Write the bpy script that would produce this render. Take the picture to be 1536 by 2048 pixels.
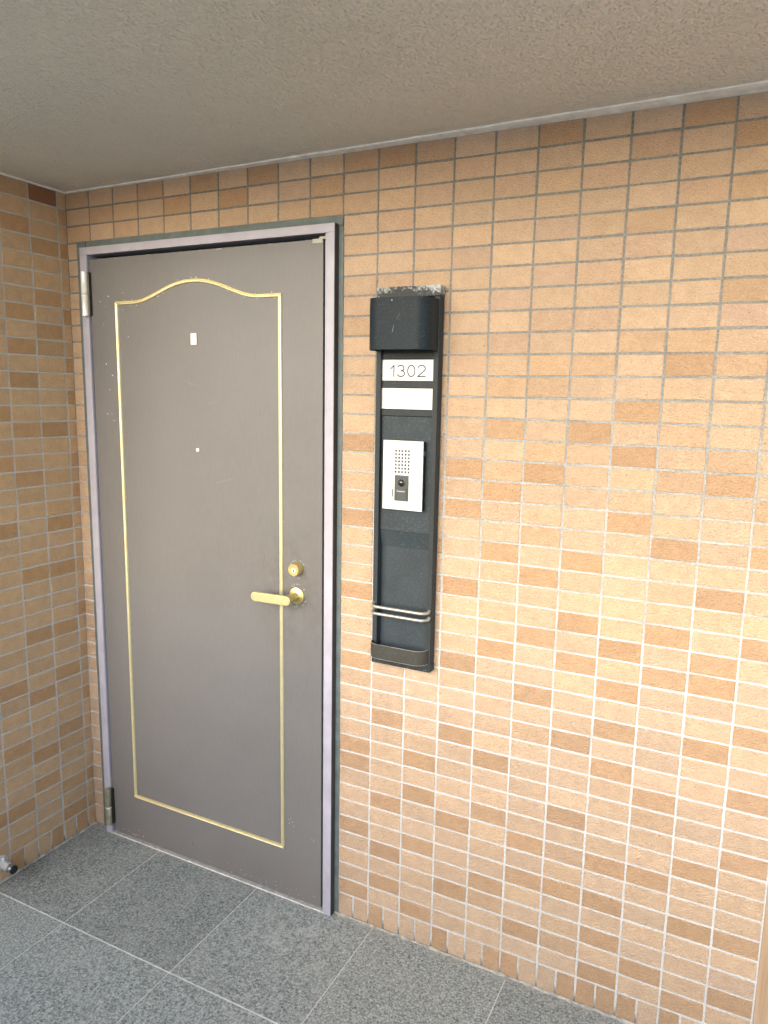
import bpy, math, random
from mathutils import Matrix, Vector

random.seed(1302)
S = bpy.context.scene
for o in list(bpy.data.objects):
    bpy.data.objects.remove(o)
COL = S.collection

# ------------------------------------------------------------------ camera
CAM_LOC = Vector((1.9915, -1.6944, 1.5175))
# rows: camera right, camera down, camera forward (solved from the tile grid)
R_RIGHT = Vector((0.8960, 0.4436, 0.0195))
R_DOWN = Vector((0.0883, -0.1350, -0.9869))
R_FWD = R_RIGHT.cross(R_DOWN)
F_PX, CX, CY, W_PX, H_PX = 1462.97, 787.66, 1030.60, 1536.0, 2048.0
cam_data = bpy.data.cameras.new("camera")
cam = bpy.data.objects.new("camera", cam_data)
COL.objects.link(cam)
m3 = Matrix((R_RIGHT, -R_DOWN, -R_FWD)).transposed()
cam.matrix_world = Matrix.Translation(CAM_LOC) @ m3.to_4x4()
cam_data.sensor_fit = 'VERTICAL'
cam_data.sensor_height = 36.0
cam_data.sensor_width = 27.0
cam_data.lens = F_PX / H_PX * 36.0
cam_data.shift_x = (W_PX / 2 - CX) / H_PX
cam_data.shift_y = (CY - H_PX / 2) / H_PX
cam_data.clip_start = 0.02
cam_data.clip_end = 9000.0
S.camera = cam
S.render.resolution_x, S.render.resolution_y = 768, 1024

# ------------------------------------------------------------------ light
SUN_AZ = 8.0      # degrees to the left of the wall's normal, on the open side
SUN_EL = 25.0
world = bpy.data.worlds.new("World")
S.world = world
world.use_nodes = True
wn = world.node_tree
sky = wn.nodes.new("ShaderNodeTexSky")
sky.sky_type = 'NISHITA'
sky.sun_disc = False
sky.sun_elevation = math.radians(SUN_EL)
sd = Vector((-math.sin(math.radians(SUN_AZ)), -math.cos(math.radians(SUN_AZ)), 0))
sky.sun_rotation = math.atan2(sd.x, sd.y)
sky.air_density = 1.0
sky.dust_density = 1.7
sky.ozone_density = 1.0
bg = wn.nodes["Background"]
bg.inputs["Strength"].default_value = 0.15
wn.links.new(sky.outputs[0], bg.inputs["Color"])
sun_data = bpy.data.lights.new("sun", 'SUN')
sun_data.energy = 0.5
sun_data.angle = math.radians(60)
sun_data.color = (0.96, 0.985, 1.0)
sun = bpy.data.objects.new("sun", sun_data)
COL.objects.link(sun)
sdir = Vector((sd.x * math.cos(math.radians(SUN_EL)), sd.y * math.cos(math.radians(SUN_EL)), math.sin(math.radians(SUN_EL))))
sun.rotation_euler = sdir.to_track_quat('Z', 'Y').to_euler()
S.view_settings.view_transform = 'Standard'
S.view_settings.look = 'None'
S.view_settings.gamma = 1.0
S.view_settings.exposure = 1.82
S.render.engine = 'CYCLES'
S.cycles.max_bounces = 6
S.cycles.diffuse_bounces = 4
S.cycles.glossy_bounces = 3
S.cycles.caustics_reflective = False
S.cycles.caustics_refractive = False

# ------------------------------------------------------------------ helpers
def tag(o, label=None, cat=None, group=None, kind=None):
    for k, v in (("label", label), ("category", cat), ("group", group), ("kind", kind)):
        if v:
            o[k] = v
    if label and not kind:
        o["kind"] = "thing"
    return o

def empty(name, loc=(0, 0, 0)):
    o = bpy.data.objects.new(name, None)
    o.empty_display_size = 0.05
    o.location = loc
    COL.objects.link(o)
    return o

class MB:
    """collects faces of one mesh in world coordinates"""
    def __init__(self):
        self.v, self.f = [], []
    def add(self, vs, fs):
        n = len(self.v)
        self.v += [tuple(p) for p in vs]
        self.f += [tuple(i + n for i in q) for q in fs]
        return self
    def box(self, x0, x1, y0, y1, z0, z1):
        vs = [(x, y, z) for z in (z0, z1) for y in (y0, y1) for x in (x0, x1)]
        return self.add(vs, [(0, 2, 3, 1), (4, 5, 7, 6), (0, 1, 5, 4), (2, 6, 7, 3), (0, 4, 6, 2), (1, 3, 7, 5)])
    def prism_z(self, pts, z0, z1):
        n = len(pts)
        vs = [(p[0], p[1], z0) for p in pts] + [(p[0], p[1], z1) for p in pts]
        fs = [tuple(range(n))[::-1], tuple(range(n, 2 * n))]
        fs += [(i, (i + 1) % n, n + (i + 1) % n, n + i) for i in range(n)]
        return self.add(vs, fs)
    def sheet_z(self, pts, t, z0, z1):
        """open polyline in XY (outer face) thickened inwards by t, extruded in z"""
        inner = []
        for i, p in enumerate(pts):
            a = Vector(pts[max(i - 1, 0)]); b = Vector(pts[min(i + 1, len(pts) - 1)])
            d = (b - a).normalized()
            nrm = Vector((-d.y, d.x))
            inner.append((p[0] + nrm.x * t, p[1] + nrm.y * t))
        n = len(pts)
        vs = []
        for z in (z0, z1):
            vs += [(p[0], p[1], z) for p in pts] + [(p[0], p[1], z) for p in inner]
        fs = []
        o = 2 * n
        for i in range(n - 1):
            fs.append((i, i + 1, o + i + 1, o + i))
            fs.append((n + i, o + n + i, o + n + i + 1, n + i + 1))
            fs.append((i, n + i, n + i + 1, i + 1))
            fs.append((o + i, o + i + 1, o + n + i + 1, o + n + i))
        fs.append((0, o, o + n, n)); fs.append((n - 1, 2 * n - 1, o + 2 * n - 1, o + n - 1))
        return self.add(vs, fs)
    def tube(self, path, r, seg=12, caps=True):
        path = [Vector(p) for p in path]
        rings = []
        up = Vector((0.13, 0.21, 0.97))
        for i, p in enumerate(path):
            d = (path[min(i + 1, len(path) - 1)] - path[max(i - 1, 0)]).normalized()
            a = d.cross(up).normalized(); b = a.cross(d).normalized()
            rr = r[i] if isinstance(r, (list, tuple)) else r
            rings.append([p + (a * math.cos(2 * math.pi * k / seg) + b * math.sin(2 * math.pi * k / seg)) * rr for k in range(seg)])
        vs = [q for ring in rings for q in ring]
        fs = []
        for i in range(len(rings) - 1):
            for k in range(seg):
                k2 = (k + 1) % seg
                fs.append((i * seg + k, i * seg + k2, (i + 1) * seg + k2, (i + 1) * seg + k))
        if caps:
            fs.append(tuple(range(seg))[::-1])
            fs.append(tuple(range((len(rings) - 1) * seg, len(rings) * seg)))
        return self.add(vs, fs)
    def lathe(self, centre, axis, prof, seg=32):
        """prof: list of (distance along axis, radius)"""
        c = Vector(centre); ax = Vector(axis).normalized()
        a = ax.orthogonal().normalized(); b = ax.cross(a)
        vs, fs = [], []
        for d, r in prof:
            for k in range(seg):
                t = 2 * math.pi * k / seg
                vs.append(c + ax * d + (a * math.cos(t) + b * math.sin(t)) * r)
        for i in range(len(prof) - 1):
            for k in range(seg):
                k2 = (k + 1) % seg
                fs.append((i * seg + k, i * seg + k2, (i + 1) * seg + k2, (i + 1) * seg + k))
        fs.append(tuple(range(seg))[::-1])
        fs.append(tuple(range((len(prof) - 1) * seg, len(prof) * seg)))
        return self.add(vs, fs)
    def mesh(self, name):
        me = bpy.data.meshes.new(name)
        me.from_pydata(self.v, [], self.f)
        me.update()
        return me
    def build(self, name, mat, parent=None, bevel=0.0, smooth=False, origin=None, seg=2):
        me = self.mesh(name)
        o = bpy.data.objects.new(name, me)
        COL.objects.link(o)
        me.materials.append(mat)
        import bmesh
        bm = bmesh.new(); bm.from_mesh(me)
        bmesh.ops.recalc_face_normals(bm, faces=bm.faces)
        bm.to_mesh(me); bm.free()
        if parent is not None:
            o.parent = parent
            if parent.parent is None:
                o.matrix_parent_inverse = Matrix.Translation(-parent.location)
        if origin is not None and parent is None:
            me.transform(Matrix.Translation(-Vector(origin)))
            o.location = origin
        if smooth:
            for p in me.polygons:
                p.use_smooth = True
            me.set_sharp_from_angle(angle=math.radians(40))
        if bevel:
            b = o.modifiers.new("bevel", 'BEVEL')
            b.width = bevel; b.segments = seg; b.limit_method = 'ANGLE'; b.angle_limit = math.radians(35)
        return o

# ------------------------------------------------------------------ materials
class NT:
    def __init__(self, name):
        self.m = bpy.data.materials.new(name)
        self.m.use_nodes = True
        self.t = self.m.node_tree
        self.b = self.t.nodes["Principled BSDF"]
    def n(self, kind, **kw):
        nd = self.t.nodes.new("ShaderNode" + kind)
        for k, v in kw.items():
            if hasattr(nd, k):
                setattr(nd, k, v)
            else:
                nd.inputs[k].default_value = v
        return nd
    def l(self, a, b):
        self.t.links.new(a, b)
    def pos(self, scale=(1, 1, 1)):
        g = self.n("NewGeometry")
        mp = self.n("Mapping")
        mp.inputs["Scale"].default_value = scale
        self.l(g.outputs["Position"], mp.inputs["Vector"])
        return mp.outputs["Vector"]
    def noise(self, vec, scale, detail=3.0, rough=0.55, dist=0.0):
        nd = self.n("TexNoise")
        nd.inputs["Scale"].default_value = scale
        nd.inputs["Detail"].default_value = detail
        nd.inputs["Roughness"].default_value = rough
        nd.inputs["Distortion"].default_value = dist
        self.l(vec, nd.inputs["Vector"])
        return nd.outputs["Fac"]
    def ramp(self, fac, stops):
        r = self.n("ValToRGB")
        el = r.color_ramp.elements
        while len(el) < len(stops):
            el.new(0.5)
        for e, (p, c) in zip(el, stops):
            e.position = p
            e.color = (c, c, c, 1) if isinstance(c, (int, float)) else (*c, 1)
        self.l(fac, r.inputs["Fac"])
        return r.outputs["Color"]
    def mix(self, fac, a, b, mode='MIX'):
        x = self.n("Mix", data_type='RGBA', blend_type=mode)
        for s, v in ((0, fac), (6, a), (7, b)):
            if isinstance(v, (int, float)):
                x.inputs[s].default_value = v if s == 0 else (v, v, v, 1)
            elif isinstance(v, tuple):
                x.inputs[s].default_value = (*v, 1)
            else:
                self.l(v, x.inputs[s])
        return x.outputs[2]
    def math(self, op, a, b=None):
        x = self.n("Math", operation=op)
        for s, v in ((0, a), (1, b)):
            if v is None:
                continue
            if isinstance(v, (int, float)):
                x.inputs[s].default_value = v
            else:
                self.l(v, x.inputs[s])
        return x.outputs[0]
    def bump(self, h, strength, dist, prev=None):
        x = self.n("Bump")
        x.inputs["Strength"].default_value = strength
        x.inputs["Distance"].default_value = dist
        self.l(h, x.inputs["Height"])
        if prev is not None:
            self.l(prev, x.inputs["Normal"])
        return x.outputs["Normal"]
    def out(self, color=None, rough=None, metal=None, normal=None, spec=None):
        for nm, v in (("Base Color", color), ("Roughness", rough), ("Metallic", metal), ("Specular IOR Level", spec)):
            if v is None:
                continue
            if isinstance(v, tuple):
                self.b.inputs[nm].default_value = (*v, 1)
            elif isinstance(v, (int, float)):
                self.b.inputs[nm].default_value = v
            else:
                self.l(v, self.b.inputs[nm])
        if normal is not None:
            self.l(normal, self.b.inputs["Normal"])
        return self.m

def plain(name, color, rough=0.5, metal=0.0, var=0.12, scale=30, bump=0.0, bscale=400, spec=None):
    t = NT(name)
    v = t.pos()
    n = t.noise(v, scale, 5)
    c = t.mix(t.ramp(n, [(0.3, 0.0), (0.7, 1.0)]), tuple(x * (1 - var) for x in color), tuple(min(1, x * (1 + var)) for x in color))
    r = t.math('ADD', t.math('MULTIPLY', n, 0.16), rough - 0.08)
    nr = t.bump(t.noise(v, bscale, 2), bump, 0.0006) if bump else None
    return t.out(c, r, metal, nr, spec)

def tile_material(name, from_object):
    t = NT(name)
    v = t.pos()
    if from_object:
        base = t.n("ObjectInfo").outputs["Color"]
    else:
        base = t.n("VertexColor", layer_name="tone").outputs["Color"]
    # fired-clay mottling, speckle and pin holes
    n1 = t.noise(v, 36, 2, 0.5)
    n2 = t.noise(v, 420, 2, 0.6)
    c = t.mix(t.ramp(n1, [(0.3, 0.0), (0.72, 1.0)]), t.mix(1.0, base, (0.94, 0.92, 0.90), 'MULTIPLY'), t.mix(1.0, base, (1.07, 1.07, 1.05), 'MULTIPLY'))
    c = t.mix(t.ramp(n2, [(0.36, 0.34), (0.50, 0.0)]), c, t.mix(1.0, base, (0.55, 0.45, 0.38), 'MULTIPLY'))
    vor = t.n("TexVoronoi", feature='F1'); vor.inputs["Scale"].default_value = 46
    t.l(v, vor.inputs["Vector"])
    pin = t.ramp(vor.outputs["Distance"], [(0.045, 1.0), (0.075, 0.0)])
    vc = t.n("SeparateColor"); t.l(vor.outputs["Color"], vc.inputs[0])
    pin = t.math('MULTIPLY', pin, t.ramp(vc.outputs[0], [(0.86, 0.0), (0.9, 0.8)]))
    c = t.mix(pin, c, (0.06, 0.04, 0.03))
    # wire-cut, slightly diagonal relief
    mp = t.n("Mapping"); mp.inputs["Rotation"].default_value = (0.0, 0.5, 0.35)
    mp.inputs["Scale"].default_value = (1.0, 1.0, 1.75)
    t.l(v, mp.inputs["Vector"])
    h = t.noise(mp.outputs[0], 215, 2.0, 0.5, 0.5)
    h2 = n2
    nr = t.bump(t.math('ADD', h, t.math('MULTIPLY', h2, 0.12)), 1.0, 0.0052)
    return t.out(c, t.ramp(n1, [(0.2, 0.46), (0.8, 0.62)]), 0.0, nr, 0.45)

def grout_material(name, axis_wall):
    t = NT(name)
    v = t.pos()
    g = t.n("SeparateXYZ"); t.l(v, g.inputs[0])
    n = t.noise(v, 9, 6, 0.65)
    nf = t.noise(v, 160, 3)
    clean = t.mix(t.ramp(nf, [(0.35, 0.0), (0.65, 1.0)]), (0.48, 0.485, 0.475), (0.61, 0.615, 0.605))
    clean = t.mix(t.ramp(n, [(0.50, 0.0), (0.72, 0.55)]), clean, (0.36, 0.36, 0.34))
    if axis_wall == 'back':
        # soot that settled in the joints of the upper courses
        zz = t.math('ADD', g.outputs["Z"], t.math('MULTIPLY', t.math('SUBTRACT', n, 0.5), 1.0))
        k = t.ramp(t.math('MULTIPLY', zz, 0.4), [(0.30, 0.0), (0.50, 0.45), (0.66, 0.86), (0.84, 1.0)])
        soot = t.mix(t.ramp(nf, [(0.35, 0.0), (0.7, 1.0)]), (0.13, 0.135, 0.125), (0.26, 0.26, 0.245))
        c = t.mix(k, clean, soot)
    else:
        zz = t.math('ADD', g.outputs["Z"], t.math('MULTIPLY', t.math('SUBTRACT', n, 0.5), 0.6))
        k = t.ramp(t.math('MULTIPLY', zz, 0.4), [(0.25, 0.0), (0.6, 0.5), (0.84, 0.9)])
        c = t.mix(k, clean, (0.50, 0.475, 0.42))
    # grime at the foot of the wall
    foot = t.math('ADD', g.outputs["Z"], t.math('MULTIPLY', n, 0.05))
    c = t.mix(t.ramp(foot, [(0.03, 1.0), (0.055, 0.0)]), c, (0.20, 0.20, 0.185))
    nr = t.bump(t.noise(v, 260, 4), 0.5, 0.0015)
    return t.out(c, 0.9, 0.0, nr, 0.2)

M = {}
M['tile_obj'] = tile_material("wall_tile", True)
M['tile_attr'] = tile_material("wall_tile_far", False)
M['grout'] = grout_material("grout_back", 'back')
M['grout_side'] = grout_material("grout_side", 'side')

def ceiling_material():
    t = NT("stucco_ceiling")
    v = t.pos()
    h1 = t.noise(v, 170, 2.5, 0.5, 0.4)
    vor = t.n("TexVoronoi", feature='SMOOTH_F1'); vor.inputs["Scale"].default_value = 125
    vor.inputs["Smoothness"].default_value = 0.5
    wv = t.n("VectorMath", operation='ADD')
    nz = t.n("TexNoise"); nz.inputs["Scale"].default_value = 60; t.l(v, nz.inputs["Vector"])
    sc = t.n("VectorMath", operation='SCALE'); sc.inputs["Scale"].default_value = 0.014
    t.l(nz.outputs["Color"], sc.inputs[0]); t.l(v, wv.inputs[0]); t.l(sc.outputs[0], wv.inputs[1])
    t.l(wv.outputs[0], vor.inputs["Vector"])
    blob = t.ramp(vor.outputs["Distance"], [(0.12, 1.0), (0.62, 0.0)])
    h = t.math('ADD', t.math('MULTIPLY', h1, 0.9), t.math('MULTIPLY', blob, 0.7))
    big = t.noise(v, 2.2, 5, 0.6)
    c = t.mix(t.ramp(big, [(0.3, 0.0), (0.7, 1.0)]), (0.72, 0.685, 0.585), (0.78, 0.745, 0.645))
    c = t.mix(t.ramp(t.noise(v, 330, 2), [(0.4, 0.35), (0.55, 0.0)]), c, (0.60, 0.565, 0.49))
    nr = t.bump(h, 0.9, 0.0050)
    return t.out(c, 0.72, 0.0, nr, 0.35)
M['ceiling'] = ceiling_material()

def stone_material():
    t = NT("granite_floor_tile")
    v = t.pos()
    oi = t.n("ObjectInfo")
    off = t.n("VectorMath", operation='SCALE'); off.inputs["Scale"].default_value = 7.0
    cmb = t.n("CombineXYZ"); t.l(oi.outputs["Random"], cmb.inputs[2]); t.l(cmb.outputs[0], off.inputs[0])
    ad = t.n("VectorMath", operation='ADD'); t.l(v, ad.inputs[0]); t.l(off.outputs[0], ad.inputs[1])
    w = ad.outputs[0]
    n1 = t.noise(w, 170, 3.5, 0.64, 0.3)
    n2 = t.noise(w, 480, 2, 0.6)
    n3 = t.noise(v, 5.0, 6, 0.65)
    c = t.ramp(n1, [(0.34, (0.080, 0.096, 0.096)), (0.45, (0.225, 0.255, 0.250)), (0.55, (0.345, 0.378, 0.368)), (0.68, (0.51, 0.545, 0.53))])
    c = t.mix(t.ramp(n2, [(0.38, 0.55), (0.5, 0.0)]), c, (0.075, 0.082, 0.085))
    c = t.mix(t.ramp(n2, [(0.60, 0.0), (0.72, 0.5)]), c, (0.42, 0.43, 0.42))
    tint = t.n("MapRange"); tint.inputs["To Min"].default_value = 0.87; tint.inputs["To Max"].default_value = 1.13
    t.l(oi.outputs["Random"], tint.inputs["Value"])
    hsv = t.n("HueSaturation"); t.l(c, hsv.inputs["Color"]); t.l(tint.outputs[0], hsv.inputs["Value"])
    c = hsv.outputs[0]
    dust = t.ramp(n3, [(0.50, 0.0), (0.78, 0.42)])
    c = t.mix(dust, c, (0.40, 0.40, 0.375))
    g = t.n("SeparateXYZ"); t.l(v, g.inputs[0])
    ddx = t.math('SUBTRACT', g.outputs["X"], 0.95); ddy = t.math('ADD', g.outputs["Y"], 0.13)
    rr = t.math('SQRT', t.math('ADD', t.math('MULTIPLY', ddx, ddx), t.math('MULTIPLY', t.math('MULTIPLY', ddy, ddy), 2.2)))
    scuff = t.math('MULTIPLY', t.ramp(rr, [(0.02, 0.75), (0.24, 0.0)]), t.ramp(t.noise(v, 24, 6, 0.7), [(0.46, 0.0), (0.66, 1.0)]))
    c = t.mix(scuff, c, (0.50, 0.51, 0.49))
    foot = t.math('MULTIPLY', t.ramp(t.math('MULTIPLY', g.outputs["Y"], -1.0), [(0.0, 0.8), (0.045, 0.0)]), t.ramp(t.noise(v, 40, 5, 0.7), [(0.42, 0.0), (0.6, 1.0)]))
    c = t.mix(foot, c, (0.38, 0.37, 0.33))
    nr = t.bump(n1, 0.5, 0.0012)
    nr = t.bump(n2, 0.3, 0.0006, nr)
    return t.out(c, t.ramp(n1, [(0.3, 0.50), (0.7, 0.72)]), 0.0, nr, 0.4)
M['stone'] = stone_material()
M['floor_grout'] = plain("floor_grout", (0.62, 0.63, 0.60), 0.85, 0, 0.18, 40)

def door_paint():
    t = NT("taupe_door_paint")
    v = t.pos()
    big = t.noise(v, 1.6, 4, 0.55)
    st = t.noise(t.pos((60, 60, 9)), 6.0, 3, 0.5)
    c = t.mix(t.ramp(big, [(0.3, 0.0), (0.7, 1.0)]), (0.130, 0.126, 0.125), (0.160, 0.156, 0.155))
    c = t.mix(t.math('MULTIPLY', t.ramp(st, [(0.35, 0.0), (0.75, 1.0)]), 0.25), c, (0.215, 0.20, 0.19))
    # scuffed, dusty kick zone
    g = t.n("SeparateXYZ"); t.l(v, g.inputs[0])
    low = t.math('MULTIPLY', t.ramp(g.outputs["Z"], [(0.02, 1.0), (0.20, 0.0)]), t.ramp(t.noise(v, 14, 5), [(0.4, 0.0), (0.75, 0.35)]))
    c = t.mix(low, c, (0.17, 0.125, 0.105))
    # hand grime round the lock and lever
    hx_ = t.math('SUBTRACT', g.outputs["X"], 0.85); hz_ = t.math('SUBTRACT', g.outputs["Z"], 0.97)
    rr = t.math('SQRT', t.math('ADD', t.math('MULTIPLY', hx_, hx_), t.math('MULTIPLY', t.math('MULTIPLY', hz_, hz_), 0.5)))
    grime = t.math('MULTIPLY', t.ramp(rr, [(0.03, 0.5), (0.16, 0.0)]), t.ramp(t.noise(v, 22, 5, 0.65), [(0.42, 0.0), (0.68, 1.0)]))
    c = t.mix(grime, c, (0.085, 0.075, 0.065))
    sp = t.ramp(t.noise(v, 520, 2), [(0.70, 0.0), (0.76, 0.5)])
    c = t.mix(sp, c, (0.30, 0.285, 0.27))
    h = t.noise(v, 620, 2)
    nr = t.bump(h, 0.16, 0.0006)
    nr = t.bump(t.noise(v, 2.6, 2, 0.5), 0.35, 0.012, nr)
    return t.out(c, t.ramp(st, [(0.3, 0.36), (0.7, 0.46)]), 0.0, nr, 0.42)
M['door'] = door_paint()
M['frame'] = plain("lavender_grey_frame_paint", (0.385, 0.372, 0.435), 0.42, 0, 0.10, 18, 0.12, 300)
M['flank_strip'] = plain("dark_flank_strip", (0.035, 0.034, 0.036), 0.6)
M['gap'] = plain("dark_gap", (0.012, 0.011, 0.012), 0.8)
M['sealant'] = plain("grey_green_sealant", (0.125, 0.158, 0.160), 0.6, 0, 0.22, 26, 0.25, 90)
M['sill'] = plain("worn_aluminium_sill", (0.62, 0.61, 0.58), 0.5, 0.35, 0.2, 60)
M['strip'] = plain("ceiling_caulk", (0.92, 0.89, 0.80), 0.75, 0, 0.16, 35, 0.5, 120)

def gold_material(name, base, rough):
    t = NT(name)
    v = t.pos()
    n = t.noise(v, 70, 5, 0.6)
    c = t.mix(t.ramp(n, [(0.35, 0.0), (0.7, 1.0)]), base, tuple(min(0.95, x * 1.12) for x in base))
    return t.out(c, t.math('ADD', t.math('MULTIPLY', n, 0.15), rough), 0.75, t.bump(t.noise(v, 700, 2), 0.15, 0.0004))
M['gold'] = gold_material("gold_moulding", (0.88, 0.77, 0.46), 0.32)
M['brass'] = gold_material("brass_handle", (0.72, 0.58, 0.25), 0.26)

def worn_brass():
    t = NT("worn_brass_lever")
    v = t.pos()
    n = t.noise(v, 900, 3, 0.7)
    c = t.mix(t.ramp(n, [(0.4, 0.0), (0.6, 1.0)]), (0.40, 0.36, 0.17), (0.62, 0.57, 0.33))
    return t.out(c, 0.48, 0.55, t.bump(n, 0.4, 0.0006))
M['lever'] = worn_brass()
M['steel'] = plain("hinge_steel", (0.82, 0.81, 0.75), 0.32, 0.25, 0.08, 60)
M['bronze'] = plain("bronze_hinge", (0.40, 0.365, 0.275), 0.32, 0.6, 0.2, 40)
M['dark_bronze'] = plain("dark_bronze", (0.055, 0.050, 0.036), 0.35, 0.6, 0.2, 40)
M['ring'] = plain("nylon_ring", (0.75, 0.74, 0.68), 0.4)
M['white'] = plain("white_plastic", (0.66, 0.665, 0.665), 0.35, 0, 0.02, 20)
M['cream'] = plain("cream_guard", (0.36, 0.365, 0.31), 0.4)
M['chip'] = plain("bare_primer_chip", (0.66, 0.64, 0.62), 0.7)
M['scratch'] = plain("rubbed_paint", (0.190, 0.182, 0.178), 0.5)
M['black'] = plain("black_plastic", (0.012, 0.012, 0.013), 0.4)
M['ink'] = plain("grey_black_ink", (0.018, 0.018, 0.020), 0.6)
M['chrome'] = plain("galvanised_pipe", (0.74, 0.77, 0.78), 0.30, 0.45, 0.1, 50)
M['greymetal'] = plain("grey_collar", (0.26, 0.29, 0.31), 0.35, 0.7, 0.15, 60)
M['lens_panel'] = plain("slate_plastic", (0.045, 0.056, 0.060), 0.42)

def lens_material():
    t = NT("smoked_lens")
    return t.out((0.020, 0.018, 0.018), 0.06, 0.0, None, 0.8)
M['lens'] = lens_material()

def panel_paint(name, base, corr=0.0, dust=0.25):
    t = NT(name)
    v = t.pos()
    n = t.noise(v, 6.5, 5, 0.6)
    f = t.noise(v, 230, 4, 0.65)
    c = t.mix(t.ramp(n, [(0.3, 0.0), (0.72, 1.0)]), base, tuple(x * 1.5 for x in base))
    c = t.mix(t.math('MULTIPLY', t.ramp(f, [(0.56, 0.0), (0.72, 1.0)]), dust), c, (0.16, 0.17, 0.175))
    rough = t.math('ADD', t.math('MULTIPLY', n, 0.2), 0.42)
    if corr != 0:
        # flaked, white-rusted paint
        g = t.n("SeparateXYZ"); t.l(v, g.inputs[0])
        up = t.math('MULTIPLY', t.math('SUBTRACT', g.outputs["Z"], 1.770), 9.0)
        dx = t.math('MULTIPLY', t.math('ABSOLUTE', t.math('SUBTRACT', g.outputs["X"], 1.190)), 1.9)
        nn = t.math('ADD', t.math('ADD', t.noise(v, 120, 7, 0.75), up), dx)
        k = t.ramp(nn, [(0.60, 0.0), (0.74, 0.92)])
        c = t.mix(k, c, t.mix(f, (0.26, 0.28, 0.28), (0.66, 0.67, 0.66)))
        rough = t.mix(k, rough, 0.85)
    return t.out(c, rough, 0.0, t.bump(f, 0.15, 0.0005), 0.18)
M['panel'] = panel_paint("slate_black_panel_paint", (0.026, 0.031, 0.034))
M['panel_dusty'] = panel_paint("dusty_panel_paint", (0.030, 0.040, 0.047), 0, 0.5)
M['cap_top'] = panel_paint("flaking_top_cap_paint", (0.035, 0.04, 0.042), 0.42)
M['cap_bottom'] = panel_paint("worn_bottom_cap_paint", (0.022, 0.027, 0.030), 0, 1.0)
M['hood'] = panel_paint("lamp_hood_paint", (0.012, 0.019, 0.024), 0, 0.3)
M['tray'] = panel_paint("bare_edged_tray_paint", (0.040, 0.039, 0.034), 0, 0.4)
M['bar'] = plain("weathered_steel_bar", (0.50, 0.48, 0.43), 0.42, 0.7, 0.25, 90)

def wood_material():
    t = NT("beige_wood_grain")
    v = t.pos((70, 70, 2.2))
    n = t.noise(v, 1.0, 5, 0.6, 0.4)
    c = t.ramp(n, [(0.3, (0.36, 0.235, 0.14)), (0.55, (0.47, 0.325, 0.205)), (0.75, (0.54, 0.39, 0.26))])
    return t.out(c, 0.5)
M['wood'] = wood_material()
M['concrete'] = plain("parapet_render", (0.72, 0.70, 0.66), 0.8, 0, 0.1, 6, 0.4, 120)
M['ground'] = plain("ground_far_below", (0.45, 0.45, 0.42), 0.9, 0, 0.3, 0.05)

# ------------------------------------------------------------------ large structure
CEIL = 2.121
Y_EDGE = -2.30          # open side of the access corridor
X_MIN, X_MAX = -4.0, 3.8  # unseen right end pulled in so open sky lights the side wall
tag(MB().box(-4000, 4000, -4000, 4000, -38.5, -38).build("ground", M['ground']), kind='structure')  # unseen, added to bounce light up to the ceiling
# porch soffit over the door; the corridor slab beyond it is higher
SOFFIT = -0.9
ceiling = tag(MB().box(X_MIN, X_MAX, SOFFIT, 0.3, CEIL, CEIL + 0.5).build("ceiling", M['ceiling']), kind='structure')
tag(MB().box(X_MIN, X_MAX, Y_EDGE - 0.18, SOFFIT - 0.001, CEIL + 0.48, CEIL + 0.7).build("corridor_ceiling", M['ceiling']), kind='structure')
# uneven caulk between ceiling and wall tiles, widening to the right
mb = MB()
N = 60
prev = None
vs, fs = [], []
for i in range(N + 1):
    x = 0.002 + i * (2.6 - 0.002) / N
    w = 0.009 + 0.0195 * max(x - 0.1, 0) + random.uniform(-0.0014, 0.0014)
    vs += [(x, 0.001, CEIL - 0.0034), (x, -w, CEIL - 0.0034 + random.uniform(-0.0004, 0.0004)), (x, -w - 0.001, CEIL + 0.001), (x, 0.001, CEIL + 0.001)]
for i in range(N):
    for k in range(4):
        a, b = i * 4 + k, i * 4 + (k + 1) % 4
        fs.append((a, b, b + 4, a + 4))
MB().add(vs, fs).build("edge_strip", M['strip'], ceiling)
vs, fs = [], []
for i in range(31):
    y = -0.006 - i * 0.54 / 30
    w = 0.010 + random.uniform(-0.0014, 0.0014)
    vs += [(0.001, y, CEIL - 0.0032), (w, y, CEIL - 0.0032), (w + 0.001, y, CEIL + 0.001), (0.001, y, CEIL + 0.001)]
for i in range(30):
    for k in range(4):
        a, b = i * 4 + k, i * 4 + (k + 1) % 4
        fs.append((a, b, b + 4, a + 4))
MB().add(vs, fs).build("edge_strip", M['strip'], ceiling)

# floor slab with 400 mm stone tiles
floor = tag(MB().box(X_MIN, X_MAX, Y_EDGE - 0.2, 0.3, -0.20, -0.0009).build("floor", M['floor_grout']), kind='structure')
def floor_tile_mesh(w, d):
    b, t = 0.0006, 0.02
    pts0 = [(0, 0), (w, 0), (w, d), (0, d)]
    pts1 = [(b, b), (w - b, b), (w - b, d - b), (b, d - b)]
    vs = [(x, y, -t) for x, y in pts0] + [(x, y, -b) for x, y in pts0] + [(x, y, 0) for x, y in pts1]
    fs = [(8, 9, 10, 11)]
    for i in range(4):
        j = (i + 1) % 4
        fs += [(i, j, 4 + j, 4 + i), (4 + i, 4 + j, 8 + j, 8 + i)]
    me = bpy.data.meshes.new("floor_tile")
    me.from_pydata(vs, [], fs); me.update()
    me.materials.append(M['stone'])
    return me
cache = {}
xs = [0.0, 0.3212] + [0.3212 + 0.4 * k for k in range(1, 9)]
xs_full = [0.3212 - 0.4 * k for k in range(9, 0, -1)] + xs[1:]
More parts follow.
